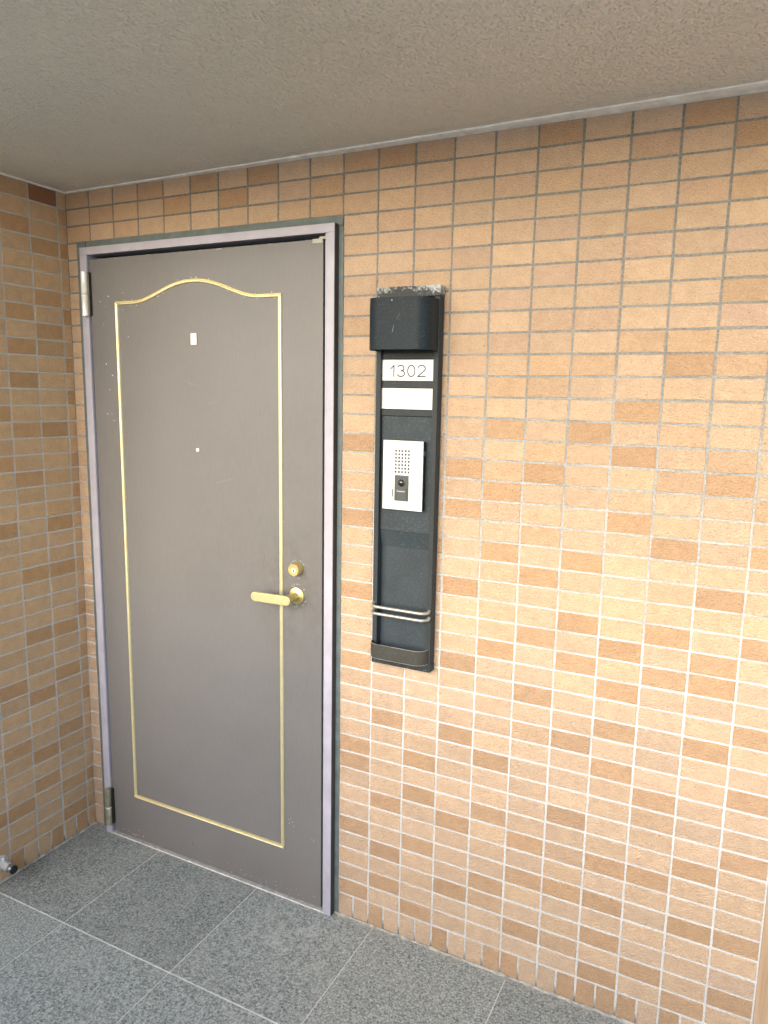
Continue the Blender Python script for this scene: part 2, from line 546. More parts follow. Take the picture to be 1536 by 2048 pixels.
ys = [0.0 - 0.0, -0.4050] + [-0.4050 - 0.4 * k for k in range(1, 5)] + [Y_EDGE]
for jy in range(len(ys) - 1):
    row = xs if jy < 1 else xs_full
    if jy == 1:
        row = [x for x in xs_full if x > -0.1]
        row = [0.0] + [x for x in row if x > 0.05]
    for ix in range(len(row) - 1):
        gx, gy0, gy1 = 0.0013, 0.0020, 0.0020
        x0, x1 = row[ix] + gx, row[ix + 1] - gx
        y1, y0 = ys[jy] - (gy1 if jy else -0.002), ys[jy + 1] + gy0
        if y1 - y0 < 0.02:
            continue
        key = (round(x1 - x0, 4), round(y1 - y0, 4))
        if key not in cache:
            cache[key] = floor_tile_mesh(*key)
        o = bpy.data.objects.new("floor_tile", cache[key])
        COL.objects.link(o)
        o.location = (x0, y0, 0.0)
        o.parent = floor

# unseen parapet on the corridor's open side, its height set to dim the wall foot
pp = MB().box(X_MIN, X_MAX, Y_EDGE - 0.18, Y_EDGE, -0.2, 0.98).build("parapet_wall", M['concrete'], bevel=0.006, origin=(1, Y_EDGE - 0.09, 0))
tag(pp, "pale rendered parapet wall along the open side of the corridor", "parapet")

# ------------------------------------------------------------------ tiled walls
TONE = {
    '.': (0.582, 0.422, 0.290),
    'm': (0.545, 0.378, 0.245),
    'p': (0.548, 0.388, 0.276),
    'd': (0.498, 0.325, 0.194),
    'e': (0.270, 0.130, 0.070),  # dark red-brown tile under the ceiling, shade there included in its tone
}
BACK = [
"m..d.d.d..ddm..d..d...", ".mm.d.d..m...p...p.d..", "m.m......m..p.p.p.....", "...........p......pm..",
"............p..p.m....", "m............p...p.p..", "...........p...pp.....", "m.........p...p....m..",
"..........m.m..pp..p..", "m.............p..mm...", ".............p.mm.dm..", "..............mm......",
".................d....", "..............d.d.m...", "m.........d....m.d.m..", ".............dmd..md..",
"m.............d.....m.", ".............d...d....", "..........d....m..d.d.", "............d.d.d.....",
"...............d...d..", ".............d........", "..........d.....d.d.d.", "...............d.d.d..",
"m.............d.d.dd..", ".............d...d....", "m.........d....d....d.", ".................d.d..",
"m..............md.....", "...........d.d...d..d.", "..............d...d...", "..........d.d.....m...",
"..........d.....d...d.", "............d.d....d..", "...........d.d.dmdd...", "......................",
"..........d.d..ddd.dd.", "...........d..d.......", ".............dm..d....", "...........d...dm.d.d.",
"..........d.d....d.d..", "......................d...d...d..d.d..d.....",
]
SIDE = [
".em......", "m........", "..d......", "dd.......", ".........", ".........", ".d.......", "d.d......",
".d.......", ".md......", "d........", "..d......", "d........", "...d.....", "mdd......", ".........",
"m..d.....", ".md......", "d........", ".m.......", ".d.d.....", ".........", ".........", ".dd......",
".........", ".........", "d........", ".dd......", ".........", "d........", ".d.d.....", "..d......",
"d........", ".........", ".d.d.....", "mmd......", ".........", "..d......", "dm.dd....", ".........",
".d.......", ".d.d..d...........",
]
def tone(ch, rnd):
    b = TONE[ch]
    s = rnd.uniform(0.93, 1.07)
    w = rnd.uniform(-0.03, 0.03)
    return (b[0] * s * (1 + w * 0.4), b[1] * s, b[2] * s * (1 - w), 1.0)

def tile_outline(w, h, rnd):
    """local tile: x across, z up, y = -face; ten outline points with a ragged edge"""
    j = lambda: rnd.uniform(-0.00045, 0.00045)
    pts = [(-w/2, -h/2), (-w/6, -h/2), (w/6, -h/2), (w/2, -h/2), (w/2, 0), (w/2, h/2), (w/6, h/2), (-w/6, h/2), (-w/2, h/2), (-w/2, 0)]
    return [(x + j(), z + j()) for x, z in pts]

def tile_geo(w, h, rnd, bev=0.0011, face=-0.0008, back=0.006):
    o = tile_outline(w, h, rnd)
    n = len(o)
    inn = [(x - math.copysign(bev, x), z - (math.copysign(bev, z) if abs(z) > h * 0.3 else 0)) for x, z in o]
    vs = [(x, back, z) for x, z in o] + [(x, face + bev * 0.8, z) for x, z in o] + [(x, face, z) for x, z in inn]
    fs = [tuple(range(2 * n, 3 * n))]
    for i in range(n):
        k = (i + 1) % n
        fs += [(i, k, n + k, n + i), (n + i, n + k, 2 * n + k, 2 * n + i)]
    return vs, fs

mesh_cache = {}
def tile_mesh(w, h, variant):
    key = (round(w, 4), round(h, 4), variant)
    if key not in mesh_cache:
        vs, fs = tile_geo(w, h, random.Random(hash(key) & 0xffff))
        me = bpy.data.meshes.new("tile")
        me.from_pydata(vs, [], fs); me.update()
        me.materials.append(M['tile_obj'])
        mesh_cache[key] = me
    return mesh_cache[key]

def px(p):
    d = Vector(p) - CAM_LOC
    z = d.dot(R_FWD)
    if z < 0.05:
        return None
    return (CX + F_PX * d.dot(R_RIGHT) / z, CY + F_PX * d.dot(R_DOWN) / z)

def shown(corners):
    q = [px(c) for c in corners]
    if any(a is None for a in q):
        return 0.0
    if max(a[0] for a in q) < 0 or min(a[0] for a in q) > W_PX or max(a[1] for a in q) < 0 or min(a[1] for a in q) > H_PX:
        return 0.0
    s = 0
    for i in range(4):
        a, b = q[i], q[(i + 1) % 4]
        s += a[0] * b[1] - a[1] * b[0]
    return abs(s) / 2

def lay_tiles(root, cells, place, limit=300, lighting_tint=(1, 1, 1)):
    """cells: list of (a0, a1, z0, z1, char); place(a, z, depth) gives a world point; the largest become objects"""
    rnd = random.Random(77)
    ranked = []
    for c in cells:
        a0, a1, z0, z1, ch = c
        ranked.append((shown([place(a0, z0), place(a1, z0), place(a1, z1), place(a0, z1)]), c))
    order = sorted(range(len(ranked)), key=lambda i: -ranked[i][0])
    keep = set(i for i in order[:limit] if ranked[i][0] > 0)
    svs, sfs, scol = [], [], []
    o0, ox = place(0, 0), place(1, 0)
    ux = (ox - o0)
    uy = Vector((0, 0, 1)).cross(ux)          # into the wall
    rot = Matrix((ux, uy, Vector((0, 0, 1)))).transposed()
    for i, (area, (a0, a1, z0, z1, ch)) in enumerate(ranked):
        w, h = a1 - a0, z1 - z0
        centre = place((a0 + a1) / 2, (z0 + z1) / 2)
        dz, dx = rnd.uniform(-0.0004, 0.0004), rnd.uniform(-0.0004, 0.0004)
        depth = rnd.uniform(-0.0006, 0.0006)
        tilt = Matrix.Rotation(rnd.uniform(-0.004, 0.004), 3, 'X') @ Matrix.Rotation(rnd.uniform(-0.003, 0.003), 3, 'Z') @ Matrix.Rotation(rnd.uniform(-0.003, 0.003), 3, 'Y')
        mat = (rot @ tilt)
        loc = centre + ux * dx + uy * depth + Vector((0, 0, dz))
        col = tone(ch, rnd)
        col = (col[0] * lighting_tint[0], col[1] * lighting_tint[1], col[2] * lighting_tint[2], 1.0)
        if i in keep:
            o = bpy.data.objects.new("tile", tile_mesh(w, h, rnd.randrange(6)))
            COL.objects.link(o)
            o.matrix_world = Matrix.Translation(loc) @ mat.to_4x4()
            o.color = col
            o.parent = root
            o.matrix_parent_inverse = Matrix.Translation(-root.location)
        else:
            vs, fs = tile_geo(w, h, rnd)
            n = len(svs)
            svs += [tuple(loc + mat @ Vector(p)) for p in vs]
            sfs += [tuple(k + n for k in q) for q in fs]
            scol += [col] * len(vs)
    if svs:
        mb = MB().add(svs, sfs)
        o = mb.build("tile_field", M['tile_attr'], root)
        ca = o.data.color_attributes.new("tone", 'FLOAT_COLOR', 'POINT')
        for k, c in enumerate(scol):
            ca.data[k].color = c
        o["kind"] = "stuff"

J = 0.00265          # half a joint
Z0 = 0.07
def courses(strings, ncol, col_edges, half_edges, holes):
    cells = []
    for r in range(42):
        if r == 41:
            edges, z0, z1 = half_edges, 0.0015, Z0 - J
        else:
            edges = col_edges
            z0 = Z0 + (40 - r) * 0.05 + J
            z1 = min(z0 + 0.045, CEIL - 0.0015)
        for c in range(len(edges) - 1):
            a0, a1 = edges[c] + J, edges[c + 1] - J
            if c == 0:
                a0 = edges[0] + 0.0012
            ch = strings[r][c] if c < len(strings[r]) else '.'
            if ch == '.' and c >= ncol:
                ch = random.choice('....d')
            for (h0, h1, zt) in holes:
                if z0 < zt - 0.01:
                    if a0 >= h0 - 0.004 and a1 <= h1 + 0.004:
                        a0 = a1
                    elif a0 < h0 < a1:
                        a1 = h0
                    elif a0 < h1 < a1:
                        a0 = h1
            if a1 - a0 > 0.008:
                cells.append((a0, a1, z0, z1, ch))
    return cells

wall = tag(empty("tiled_wall", (1.05, 0.0, 0.0)), "sand-coloured tiled wall around the grey door and dark number panel", "wall")
DX0, DX1, DZ = 0.042, 1.0015, 1.9715          # opening with its sealant
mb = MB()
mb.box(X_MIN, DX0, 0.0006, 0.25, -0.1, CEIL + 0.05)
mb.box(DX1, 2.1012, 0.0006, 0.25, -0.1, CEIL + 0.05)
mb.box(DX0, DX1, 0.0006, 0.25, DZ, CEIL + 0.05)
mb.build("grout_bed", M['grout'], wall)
col_edges = [0.1 * k for k in range(22)]
half_edges = [0.05 * k for k in range(43)]
lay_tiles(wall, courses(BACK, 22, col_edges, half_edges, [(DX0, DX1, DZ)]), lambda a, z: Vector((a, 0, z)))
# mortar fillet and dirt where wall meets floor
def fillet(pts_in, name, parent, mat):
    vs, fs = [], []
    for i, (p, n) in enumerate(pts_in):
        w = 0.006 + random.uniform(-0.002, 0.004)
        h = 0.0035 + random.uniform(-0.0015, 0.003)
        vs += [p + n * 0.0, p + n * w, p + Vector((0, 0, h)) + n * 0.0015]
        vs[-3] = p + Vector((0, 0, -0.002)); vs[-2] = p + n * w + Vector((0, 0, -0.0005))
    for i in range(len(pts_in) - 1):
        a = i * 3
        fs += [(a + 1, a + 4, a + 5, a + 2), (a + 2, a + 5, a + 3, a), (a, a + 3, a + 4, a + 1)]
    MB().add(vs, fs).build(name, mat, parent)
M['dirt'] = plain("mortar_and_dirt", (0.36, 0.35, 0.31), 0.9, 0, 0.4, 60, 0.6, 150)
fillet([(Vector((0.99 + i * 0.014, -0.0015, 0)), Vector((0, -1, 0))) for i in range(80)], "mortar_fillet", wall, M['dirt'])

side = tag(empty("tiled_side_wall", (0.0, -0.275, 0.0)), "shaded brown tiled side wall meeting the hinge side of the door", "wall")
SIDE_LEN = 0.55
MB().box(-0.45, -0.0006, -SIDE_LEN, 0.0, -0.1, CEIL + 0.05).build("grout_bed", M['grout_side'], side)
L0 = 0.0326
e = [0.0] + [L0 + 0.1 * k for k in range(6)]
he = [0.0, L0] + [L0 + 0.05 * k for k in range(1, 11)]
# on the side wall, distance a from the corner runs toward the open side
lay_tiles(side, [(-c[1], -c[0], c[2], c[3], c[4]) for c in courses(SIDE, 5, e, he, [])], lambda a, z: Vector((0, a, z)), lighting_tint=(1.15, 1.06, 0.90))  # same tiles as the back wall; warmer, brighter light put into their colour
fillet([(Vector((0.0015, -0.004 - i * 0.014, 0)), Vector((1, 0, 0))) for i in range(39)], "mortar_fillet", side, M['dirt'])

# ------------------------------------------------------------------ entrance door
door = tag(empty("entrance_door", (0.53, -0.02, 0.0)), "taupe steel apartment door with gold arched moulding and brass lever", "door")
FY = -0.025
FX0, FX1, IX0, IX1, FZ, IZ = 0.0785, 0.9885, 0.1050, 0.9655, 1.9490, 1.9260
# sealant bed around the frame
mb = MB()
def seal_section(p0, p1, out):
    pass
sv, sf = [], []
def ribbon(path_out, path_in, y_out, y_in, name, mat, parent, nseg=60):
    vs, fs = [], []
    for i in range(nseg + 1):
        t = i / nseg
        po = Vector(path_out[0]).lerp(Vector(path_out[1]), t)
        pi = Vector(path_in[0]).lerp(Vector(path_in[1]), t)
        w = random.uniform(-0.0009, 0.0009)
        d = (po - pi).normalized()
        po = po + d * w
        pm = po.lerp(pi, 0.5)
        k = random.uniform(-0.0006, 0.0006)
        vs += [(po.x, 0.006, po.y), (po.x, y_out, po.y), (pm.x, (y_out + y_in) / 2 + 0.0012 + k, pm.y), (pi.x, y_in, pi.y), (pi.x, 0.006, pi.y)]
    for i in range(nseg):
        for k in range(4):
            a = i * 5 + k
            fs.append((a, a + 1, a + 6, a + 5))
    return MB().add(vs, fs).build(name, mat, parent, smooth=True)
ribbon([(DX0, 0), (DX0, DZ)], [(FX0 + 0.004, 0), (FX0 + 0.004, DZ)], -0.0015, -0.007, "sealant", M['sealant'], door)
ribbon([(DX1, 0), (DX1, DZ)], [(FX1 - 0.004, 0), (FX1 - 0.004, DZ - 0.004)], -0.0015, -0.007, "sealant", M['sealant'], door)
ribbon([(DX0 + 0.0005, DZ), (DX1 - 0.0005, DZ)], [(DX0 + 0.01, FZ - 0.004), (DX1 - 0.001, FZ - 0.004)], -0.0012, -0.0066, "sealant", M['sealant'], door)
def jamb(x0, x1, z0, z1, inner):
    """front lip plus a stop set back from it"""
    mb = MB().box(x0, x1, FY, 0.12, z0, z1)
    return mb.build("jamb", M['frame'], door, bevel=0.0012)
jamb(FX0, IX0, -0.001, IZ, 1)
jamb(IX1, FX1, -0.001, IZ, -1)
MB().box(IX1 - 0.0058, IX1 - 0.0002, FY + 0.003, 0.02, -0.001, IZ - 0.0002).build("door_stop", M['frame'], door, bevel=0.001)
MB().box(IX0 + 0.0002, IX0 + 0.0016, FY + 0.0015, 0.02, -0.001, IZ - 0.0002).build("door_stop", M['frame'], door, bevel=0.0004)
MB().box(FX0, FX1, FY, 0.12, IZ + 0.0002, FZ).build("header", M['frame'], door, bevel=0.0012)
# near-black strip added to keep the frame's outer flank dark
MB().box(FX1 + 0.0001, FX1 + 0.0014, FY + 0.0012, -0.0045, 0.0, FZ - 0.001).build("flank_strip", M['flank_strip'], door)
# dark rebate behind the leaf
MB().box(IX0 - 0.002, IX1 + 0.002, 0.035, 0.05, 0.0, IZ + 0.002).build("rebate", M['gap'], door)
# sill
MB().add([(IX0 - 0.004, -0.0235, -0.001), (IX1 + 0.002, -0.0235, -0.001), (IX1 + 0.002, -0.0225, 0.0032), (IX0 - 0.004, -0.0225, 0.0032),
          (IX1 + 0.002, 0.03, 0.0048), (IX0 - 0.004, 0.03, 0.0048), (IX1 + 0.002, 0.03, -0.001), (IX0 - 0.004, 0.03, -0.001)],
         [(0, 1, 2, 3), (3, 2, 4, 5), (5, 4, 6, 7), (0, 7, 6, 1), (0, 3, 5, 7), (1, 6, 4, 2)]).build("sill", M['sill'], door, bevel=0.0006)
LY = -0.018
LX0, LX1, LZ0, LZ1 = 0.1092, 0.9512, 0.0105, 1.9135
leaf = MB().box(LX0, LX1, LY, 0.022, LZ0, LZ1).build("door_leaf", M['door'], door, bevel=0.0015, seg=3)

# gold moulding: a two-step half-round bead swept along each side
GX0, GX1, GZ0, GZ1 = 0.2200, 0.8170, 0.1695, 1.7800
def bead(path, name):
    """path: list of (x, z); mitred sweep of a stepped bead on the leaf"""
    prof = [(-0.0056, 0.0), (-0.0056, 0.0024), (-0.0036, 0.0054), (-0.0004, 0.0060), (0.0016, 0.0036), (0.0026, 0.0034), (0.0038, 0.0048), (0.0053, 0.0032), (0.0056, 0.0)]
    P = [Vector(p) for p in path]
    vs, fs = [], []
    n = len(prof)
    for i, p in enumerate(P):
        a = P[max(i - 1, 0)]; b = P[min(i + 1, len(P) - 1)]
        d = (b - a).normalized()
        nrm = Vector((-d.y, d.x))
        for s, h in prof:
            q = p + nrm * s
            vs.append((q.x, LY - h + 0.0002, q.y))
    for i in range(len(P) - 1):
        for k in range(n - 1):
            fs.append((i * n + k, i * n + k + 1, (i + 1) * n + k + 1, (i + 1) * n + k))
    fs.append(tuple(range(n))); fs.append(tuple(range((len(P) - 1) * n, len(P) * n)))
    return MB().add(vs, fs).build(name, M['gold'], leaf, smooth=True)
def arch(x):
    c, half = (GX0 + GX1) / 2, 0.232
    t = abs(x - c) / half
    if t >= 1:
        return GZ1
    s = 0.5 * (1 + math.cos(math.pi * min(1, t ** 1.12)))
    return GZ1 + 0.0515 * s
NX = 72
bead([(GX0 - 0.0046 + (GX1 - GX0 + 0.0092) * i / NX, arch(GX0 - 0.0046 + (GX1 - GX0 + 0.0092) * i / NX)) for i in range(NX + 1)], "moulding")
bead([(GX0, GZ0 + (GZ1 - GZ0) * i / 12) for i in range(13)], "moulding")
bead([(GX1, GZ1 - (GZ1 - GZ0) * i / 12) for i in range(13)], "moulding")
bead([(GX1 + 0.0046 - (GX1 - GX0 + 0.0092) * i / 8, GZ0) for i in range(9)], "moulding")

# paint chips: along the bead, over the upper hinge, round the handle, along the bottom edge
vs, fs = [], []
rc = random.Random(5)
def chip(x, z, r):
    n = rc.choice((4, 5, 6))
    k = len(vs)
    a0 = rc.uniform(0, 6.3)
    for i in range(n):
        rr = r * rc.uniform(0.55, 1.25)
        a = a0 + 2 * math.pi * i / n
        vs.append((x + rr * math.cos(a), LY - 0.00025, z + rr * math.sin(a) * rc.uniform(0.8, 1.4)))
    fs.append(tuple(range(k, k + n)))
for x, z in ((0.1517, 1.7875), (0.1706, 1.7723), (0.2426, 1.8085), (0.248, 1.8092), (0.1608, 1.7186), (0.1138, 1.7421), (0.1864, 1.8017), (0.2439, 1.7601), (0.262, 1.729),
             (0.19, 1.565), (0.176, 1.522), (0.181, 1.447), (0.163, 1.447), (0.189, 1.427), (0.1655, 1.60), (0.262, 1.68)):
    chip(x, z, rc.uniform(0.0010, 0.0022))
for x in (0.252, 0.274, 0.30, 0.386, 0.405, 0.44, 0.462, 0.512, 0.530, 0.575, 0.64, 0.70, 0.735, 0.79, 0.80, 0.742, 0.283):
    chip(x, arch(x) + rc.choice((-1, -1, 1)) * rc.uniform(0.0062, 0.0092), rc.uniform(0.0012, 0.0026))
for k in range(34):
    chip(GX1 + rc.choice((-1, -1, -1, 1)) * rc.uniform(0.0058, 0.0072), rc.uniform(0.2, 1.75), rc.uniform(0.0007, 0.0016))
for k in range(14):
    chip(GX0 + rc.choice((-1, 1)) * rc.uniform(0.0058, 0.0072), rc.uniform(0.7, 1.75), rc.uniform(0.0007, 0.0016))
for k in range(26):
    a = rc.uniform(0, 6.28)
    chip(0.870 + 0.0285 * math.cos(a) * rc.uniform(0.95, 1.2), 0.9585 + 0.0285 * math.sin(a) * rc.uniform(0.95, 1.3), rc.uniform(0.0005, 0.0014))
for k in range(18):
    a = rc.uniform(0, 6.28)
    chip(0.871 + 0.0215 * math.cos(a) * rc.uniform(0.98, 1.2), 1.0370 + 0.0215 * math.sin(a) * rc.uniform(0.98, 1.35), rc.uniform(0.0005, 0.0013))
for k in range(46):
    x = rc.choice((rc.gauss(0.20, 0.03), rc.gauss(0.70, 0.12), rc.gauss(0.80, 0.08)))
    if LX0 + 0.01 < x < LX1 - 0.01:
        chip(x, LZ0 + 0.004 + abs(rc.gauss(0.0, 0.018)), rc.uniform(0.0005, 0.0020))
for k in range(60):
    chip(rc.uniform(LX0 + 0.01, LX1 - 0.04), LZ1 - 0.0012 - abs(rc.gauss(0, 0.0009)), rc.uniform(0.0006, 0.0014))
for x, z in ((0.838, 0.263), (0.846, 0.268), (0.851, 0.259), (0.84, 0.252), (0.856, 0.245), (0.92, 0.222), (0.926, 0.219)):
    chip(x, z, 0.0013)
chips = MB().add(vs, fs).build("paint_chips", M['chip'], leaf)
chips["kind"] = "stuff"
# rubbed arcs and scratches
def scratch(pts, w):
    P = [Vector(p) for p in pts]
    # smooth the polyline
    Q = []
    for i in range(len(P) - 1):
        for k in range(6):
            t = k / 6
            a = P[max(i - 1, 0)]; b = P[i]; c = P[i + 1]; d = P[min(i + 2, len(P) - 1)]
            Q.append(0.5 * ((2 * b) + (c - a) * t + (2 * a - 5 * b + 4 * c - d) * t * t + (3 * b - a - 3 * c + d) * t ** 3))
    Q.append(P[-1])
    vs, fs = [], []
    for i, q in enumerate(Q):
        d = (Q[min(i + 1, len(Q) - 1)] - Q[max(i - 1, 0)]).normalized()
        nn = Vector((-d.y, d.x)) * w * math.sin(math.pi * (i + 0.5) / (len(Q)))
        vs += [(q.x - nn.x, LY - 0.0002, q.y - nn.y), (q.x + nn.x, LY - 0.0002, q.y + nn.y)]
    for i in range(len(Q) - 1):
        fs.append((2 * i, 2 * i + 1, 2 * i + 3, 2 * i + 2))
    MB().add(vs, fs).build("scratch", M['scratch'], leaf)
scratch([(0.478, 1.5516), (0.5086, 1.5403), (0.542, 1.5393)], 0.0013)
scratch([(0.557, 1.4854), (0.5846, 1.4911), (0.6174, 1.5065)], 0.0010)
scratch([(0.573, 1.2566), (0.6157, 1.2655), (0.6557, 1.2775)], 0.0010)
scratch([(0.6285, 0.8741), (0.640, 0.886), (0.6512, 0.8975)], 0.0007)
scratch([(0.68, 0.335), (0.705, 0.326), (0.73, 0.312)], 0.0008)
scratch([(0.61, 0.54), (0.625, 0.531), (0.64, 0.525)], 0.0008)

MB().box(0.5066, 0.5288, LY - 0.0030, LY - 0.0002, 1.6530, 1.6858).build("white_tag", M['white'], leaf, bevel=0.0008)
peep = MB().lathe((0.5221, LY + 0.001, 1.3515), (0, -1, 0), [(0, 0.0056), (0.0028, 0.0056), (0.0036, 0.0046), (0.0037, 0.0030), (0.0028, 0.0026)], 24).build("peephole", M['ring'], leaf, smooth=True)
MB().lathe((0.4566, LY + 0.001, 0.0681), (0, -1, 0), [(0, 0.0072), (0.0022, 0.0070), (0.0040, 0.0052), (0.0048, 0.0026)], 24).build("plug", M['door'], leaf, smooth=True)
MB().box(0.9190, 0.9512, LY - 0.0022, LY - 0.0001, 1.9035, 1.9145).box(0.9370, 0.9560, LY + 0.003, LY + 0.018, 1.9137, 1.9205).build("top_guard", M['cream'], leaf, bevel=0.0006)

# lock cylinder
lock = MB().lathe((0.8710, LY + 0.001, 1.0370), (0, -1, 0), [(0, 0.0192), (0.004, 0.0192), (0.0205, 0.0174), (0.0225, 0.0166), (0.0225, 0.0138), (0.0212, 0.0132)], 40).build("lock_cylinder", M['brass'], door, smooth=True)
MB().lathe((0.8712, LY - 0.0198, 1.0345), (0, -1, 0), [(0, 0.0066), (0.0008, 0.0066), (0.0010, 0.0060)], 24).build("lock_plug", M['steel'], lock, smooth=True)
MB().box(0.8698, 0.8722, LY - 0.0216, LY - 0.0206, 1.0298, 1.0385).build("keyhole", M['black'], lock)
# lever handle
ros = MB().lathe((0.8700, LY + 0.0008, 0.9585), (0, -1, 0), [(0, 0.0243), (0.0050, 0.0243), (0.0066, 0.0236), (0.0074, 0.0205), (0.0086, 0.0150), (0.0098, 0.0118)], 48).build("lever_handle", M['brass'], door, smooth=True)
MB().tube([(0.8700, LY - 0.006, 0.9585), (0.8700, LY - 0.030, 0.9585), (0.8700, LY - 0.048, 0.9582), (0.8698, LY - 0.0535, 0.9580)], [0.0112, 0.0106, 0.0106, 0.0098], 24).build("lever_neck", M['brass'], ros, smooth=True)
def stadium(x0, x1, zc, r, y0, y1, dz=0.0):
    pts = []
    for i in range(13):
        a = -math.pi / 2 + math.pi * i / 12
        pts.append((x1 - r + r * math.cos(a), zc + r * math.sin(a)))
    for i in range(13):
        a = math.pi / 2 + math.pi * i / 12
        pts.append((x0 + r + r * math.cos(a), zc + dz + r * math.sin(a)))
    n = len(pts)
    vs = [(p[0], y0, p[1]) for p in pts] + [(p[0], y1, p[1]) for p in pts]
    fs = [tuple(range(n)), tuple(range(n, 2 * n))[::-1]] + [(i, n + i, n + (i + 1) % n, (i + 1) % n) for i in range(n)]
    return MB().add(vs, fs)
stadium(0.7525, 0.8855, 0.9570, 0.0138, LY - 0.0600, LY - 0.0505, -0.002).build("lever", M['lever'], ros, bevel=0.0022, smooth=True, seg=3)

# pivot hinges
def hinge(zc, mat, h, ring):
    x, y, r = 0.1045, FY - 0.0085, 0.0104
    k = MB()
    k.lathe((x, y, zc - h / 2), (0, 0, 1), [(0, r * 0.72), (0.0022, r), (h / 2 - 0.0012, r), (h / 2 - 0.0004, r * 0.94)], 28)
    k.lathe((x, y, zc + 0.0004), (0, 0, 1), [(0, r * 0.94), (0.0008, r), (h / 2 - 0.003, r), (h / 2 - 0.0006, r * 0.72)], 28)
    o = k.build("hinge", mat, door, smooth=True)
    MB().box(x + 0.002, x + 0.0128, LY - 0.0115, LY - 0.0002, zc - h / 2 + 0.003, zc + h / 2 - 0.002).build("hinge_leaf", M['dark_bronze'], o, bevel=0.0015)
    if ring:
        MB().lathe((x, y, zc - 0.0022), (0, 0, 1), [(0, r * 1.03), (0.0036, r * 1.03)], 28).build("hinge_ring", M['ring'], o, smooth=True)
    return o
hinge(1.8100, M['steel'], 0.134, False)
hinge(0.1050, M['bronze'], 0.134, True)

# ------------------------------------------------------------------ number and intercom panel
panel = tag(empty("intercom_panel", (1.2005, 0.0, 0.813)), "tall slate-black metal entrance panel reading 1302 with white intercom, lamp hood and holder", "intercom panel")
PX0, PX1, PZ0, PZ1, PY = 1.1165, 1.2862, 0.8130, 1.7832, -0.0310
IN = -0.0195         # inner faces
RL = PX0 + 0.0135
RR = PX1 - 0.0135
MB().box(PX0 + 0.002, PX1 - 0.002, -0.0030, -0.0006, PZ0 + 0.002, PZ1 - 0.002).build("back_plate", M['panel'], panel)
MB().box(PX0, RL, PY, -0.0032, PZ0 + 0.0225, PZ1 - 0.0262).build("side_rail", M['panel'], panel, bevel=0.0012)
MB().box(RR, PX1, PY, -0.0032, PZ0 + 0.0225, PZ1 - 0.0262).build("side_rail", M['panel'], panel, bevel=0.0012)
MB().box(PX0 - 0.0004, PX1 + 0.0008, PY - 0.0008, -0.0032, PZ1 - 0.0258, PZ1).build("end_cap", M['cap_top'], panel, bevel=0.0015)["label"] = "top cap with white flaking paint"
MB().box(PX0 - 0.0004, PX1 + 0.0008, PY - 0.0008, -0.0032, PZ0, PZ0 + 0.0222).build("end_cap", M['cap_bottom'], panel, bevel=0.0015)
# upper faces: ledges between number plate and name plate
MB().box(RL, RR, IN, -0.0032, 1.4695, 1.7568).build("upper_face", M['panel'], panel)
for z0, z1 in ((1.6105, 1.6250), (1.5395, 1.5562), (1.4700, 1.4856)):
    MB().box(RL + 0.0002, RR - 0.0002, IN - 0.0035, IN - 0.0002, z0, z1).build("ledge", M['panel'], panel, bevel=0.0008)
plate = MB().box(RL - 0.0005, RR + 0.0002, IN - 0.0028, IN - 0.0003, 1.5570, 1.6085).build("number_plate", M['white'], panel, bevel=0.0006)
MB().box(RL - 0.0005, RR + 0.0002, IN - 0.0028, IN - 0.0003, 1.4868, 1.5385).build("name_plate", M['white'], panel, bevel=0.0006)
# the figures 1 3 0 2, thin strokes with round ends
def stroke(mb, pts, w=0.00145):
    for i in range(len(pts) - 1):
        a, b = Vector(pts[i]), Vector(pts[i + 1])
        d = (b - a).normalized(); n = Vector((-d.y, d.x)) * w
        e_ = d * w * 0.5
        q = [a - n - e_, a + n - e_, b + n + e_, b - n + e_]
        mb.add([(p.x, IN - 0.0029 - 0.00005 - 0.00001 * (i % 3), p.y) for p in q], [(0, 1, 2, 3)])
def arc(cx, cz, rx, rz, a0, a1, n=18):
    return [(cx + rx * math.cos(math.radians(a0 + (a1 - a0) * i / n)), cz + rz * math.sin(math.radians(a0 + (a1 - a0) * i / n))) for i in range(n + 1)]
H, zb = 0.0272, 1.5675
W_ = RR - RL
def fx(t): return RL + W_ * t
specs = []
x1 = fx(0.228)
specs.append([[(fx(0.160), zb + H * 0.66), (x1, zb + H), (x1, zb)]])
c3 = fx(0.368)
specs.append([arc(c3 - 0.0010, zb + H * 0.745, 0.0088, H * 0.255, 160, -80), arc(c3 - 0.0004, zb + H * 0.27, 0.0098, H * 0.27, 88, -162)])
specs.append([arc(fx(0.565), zb + H * 0.5, 0.0098, H * 0.5, 0, 360, 40)])
c2 = fx(0.760)
specs.append([arc(c2, zb + H * 0.70, 0.0098, H * 0.30, 165, -30) + [(c2 - 0.0104, zb), (c2 + 0.0106, zb)]])
for st in specs:
    mbd = MB()
    for p in st:
        stroke(mbd, p)
    mbd.build("figure", M['ink'], plate)
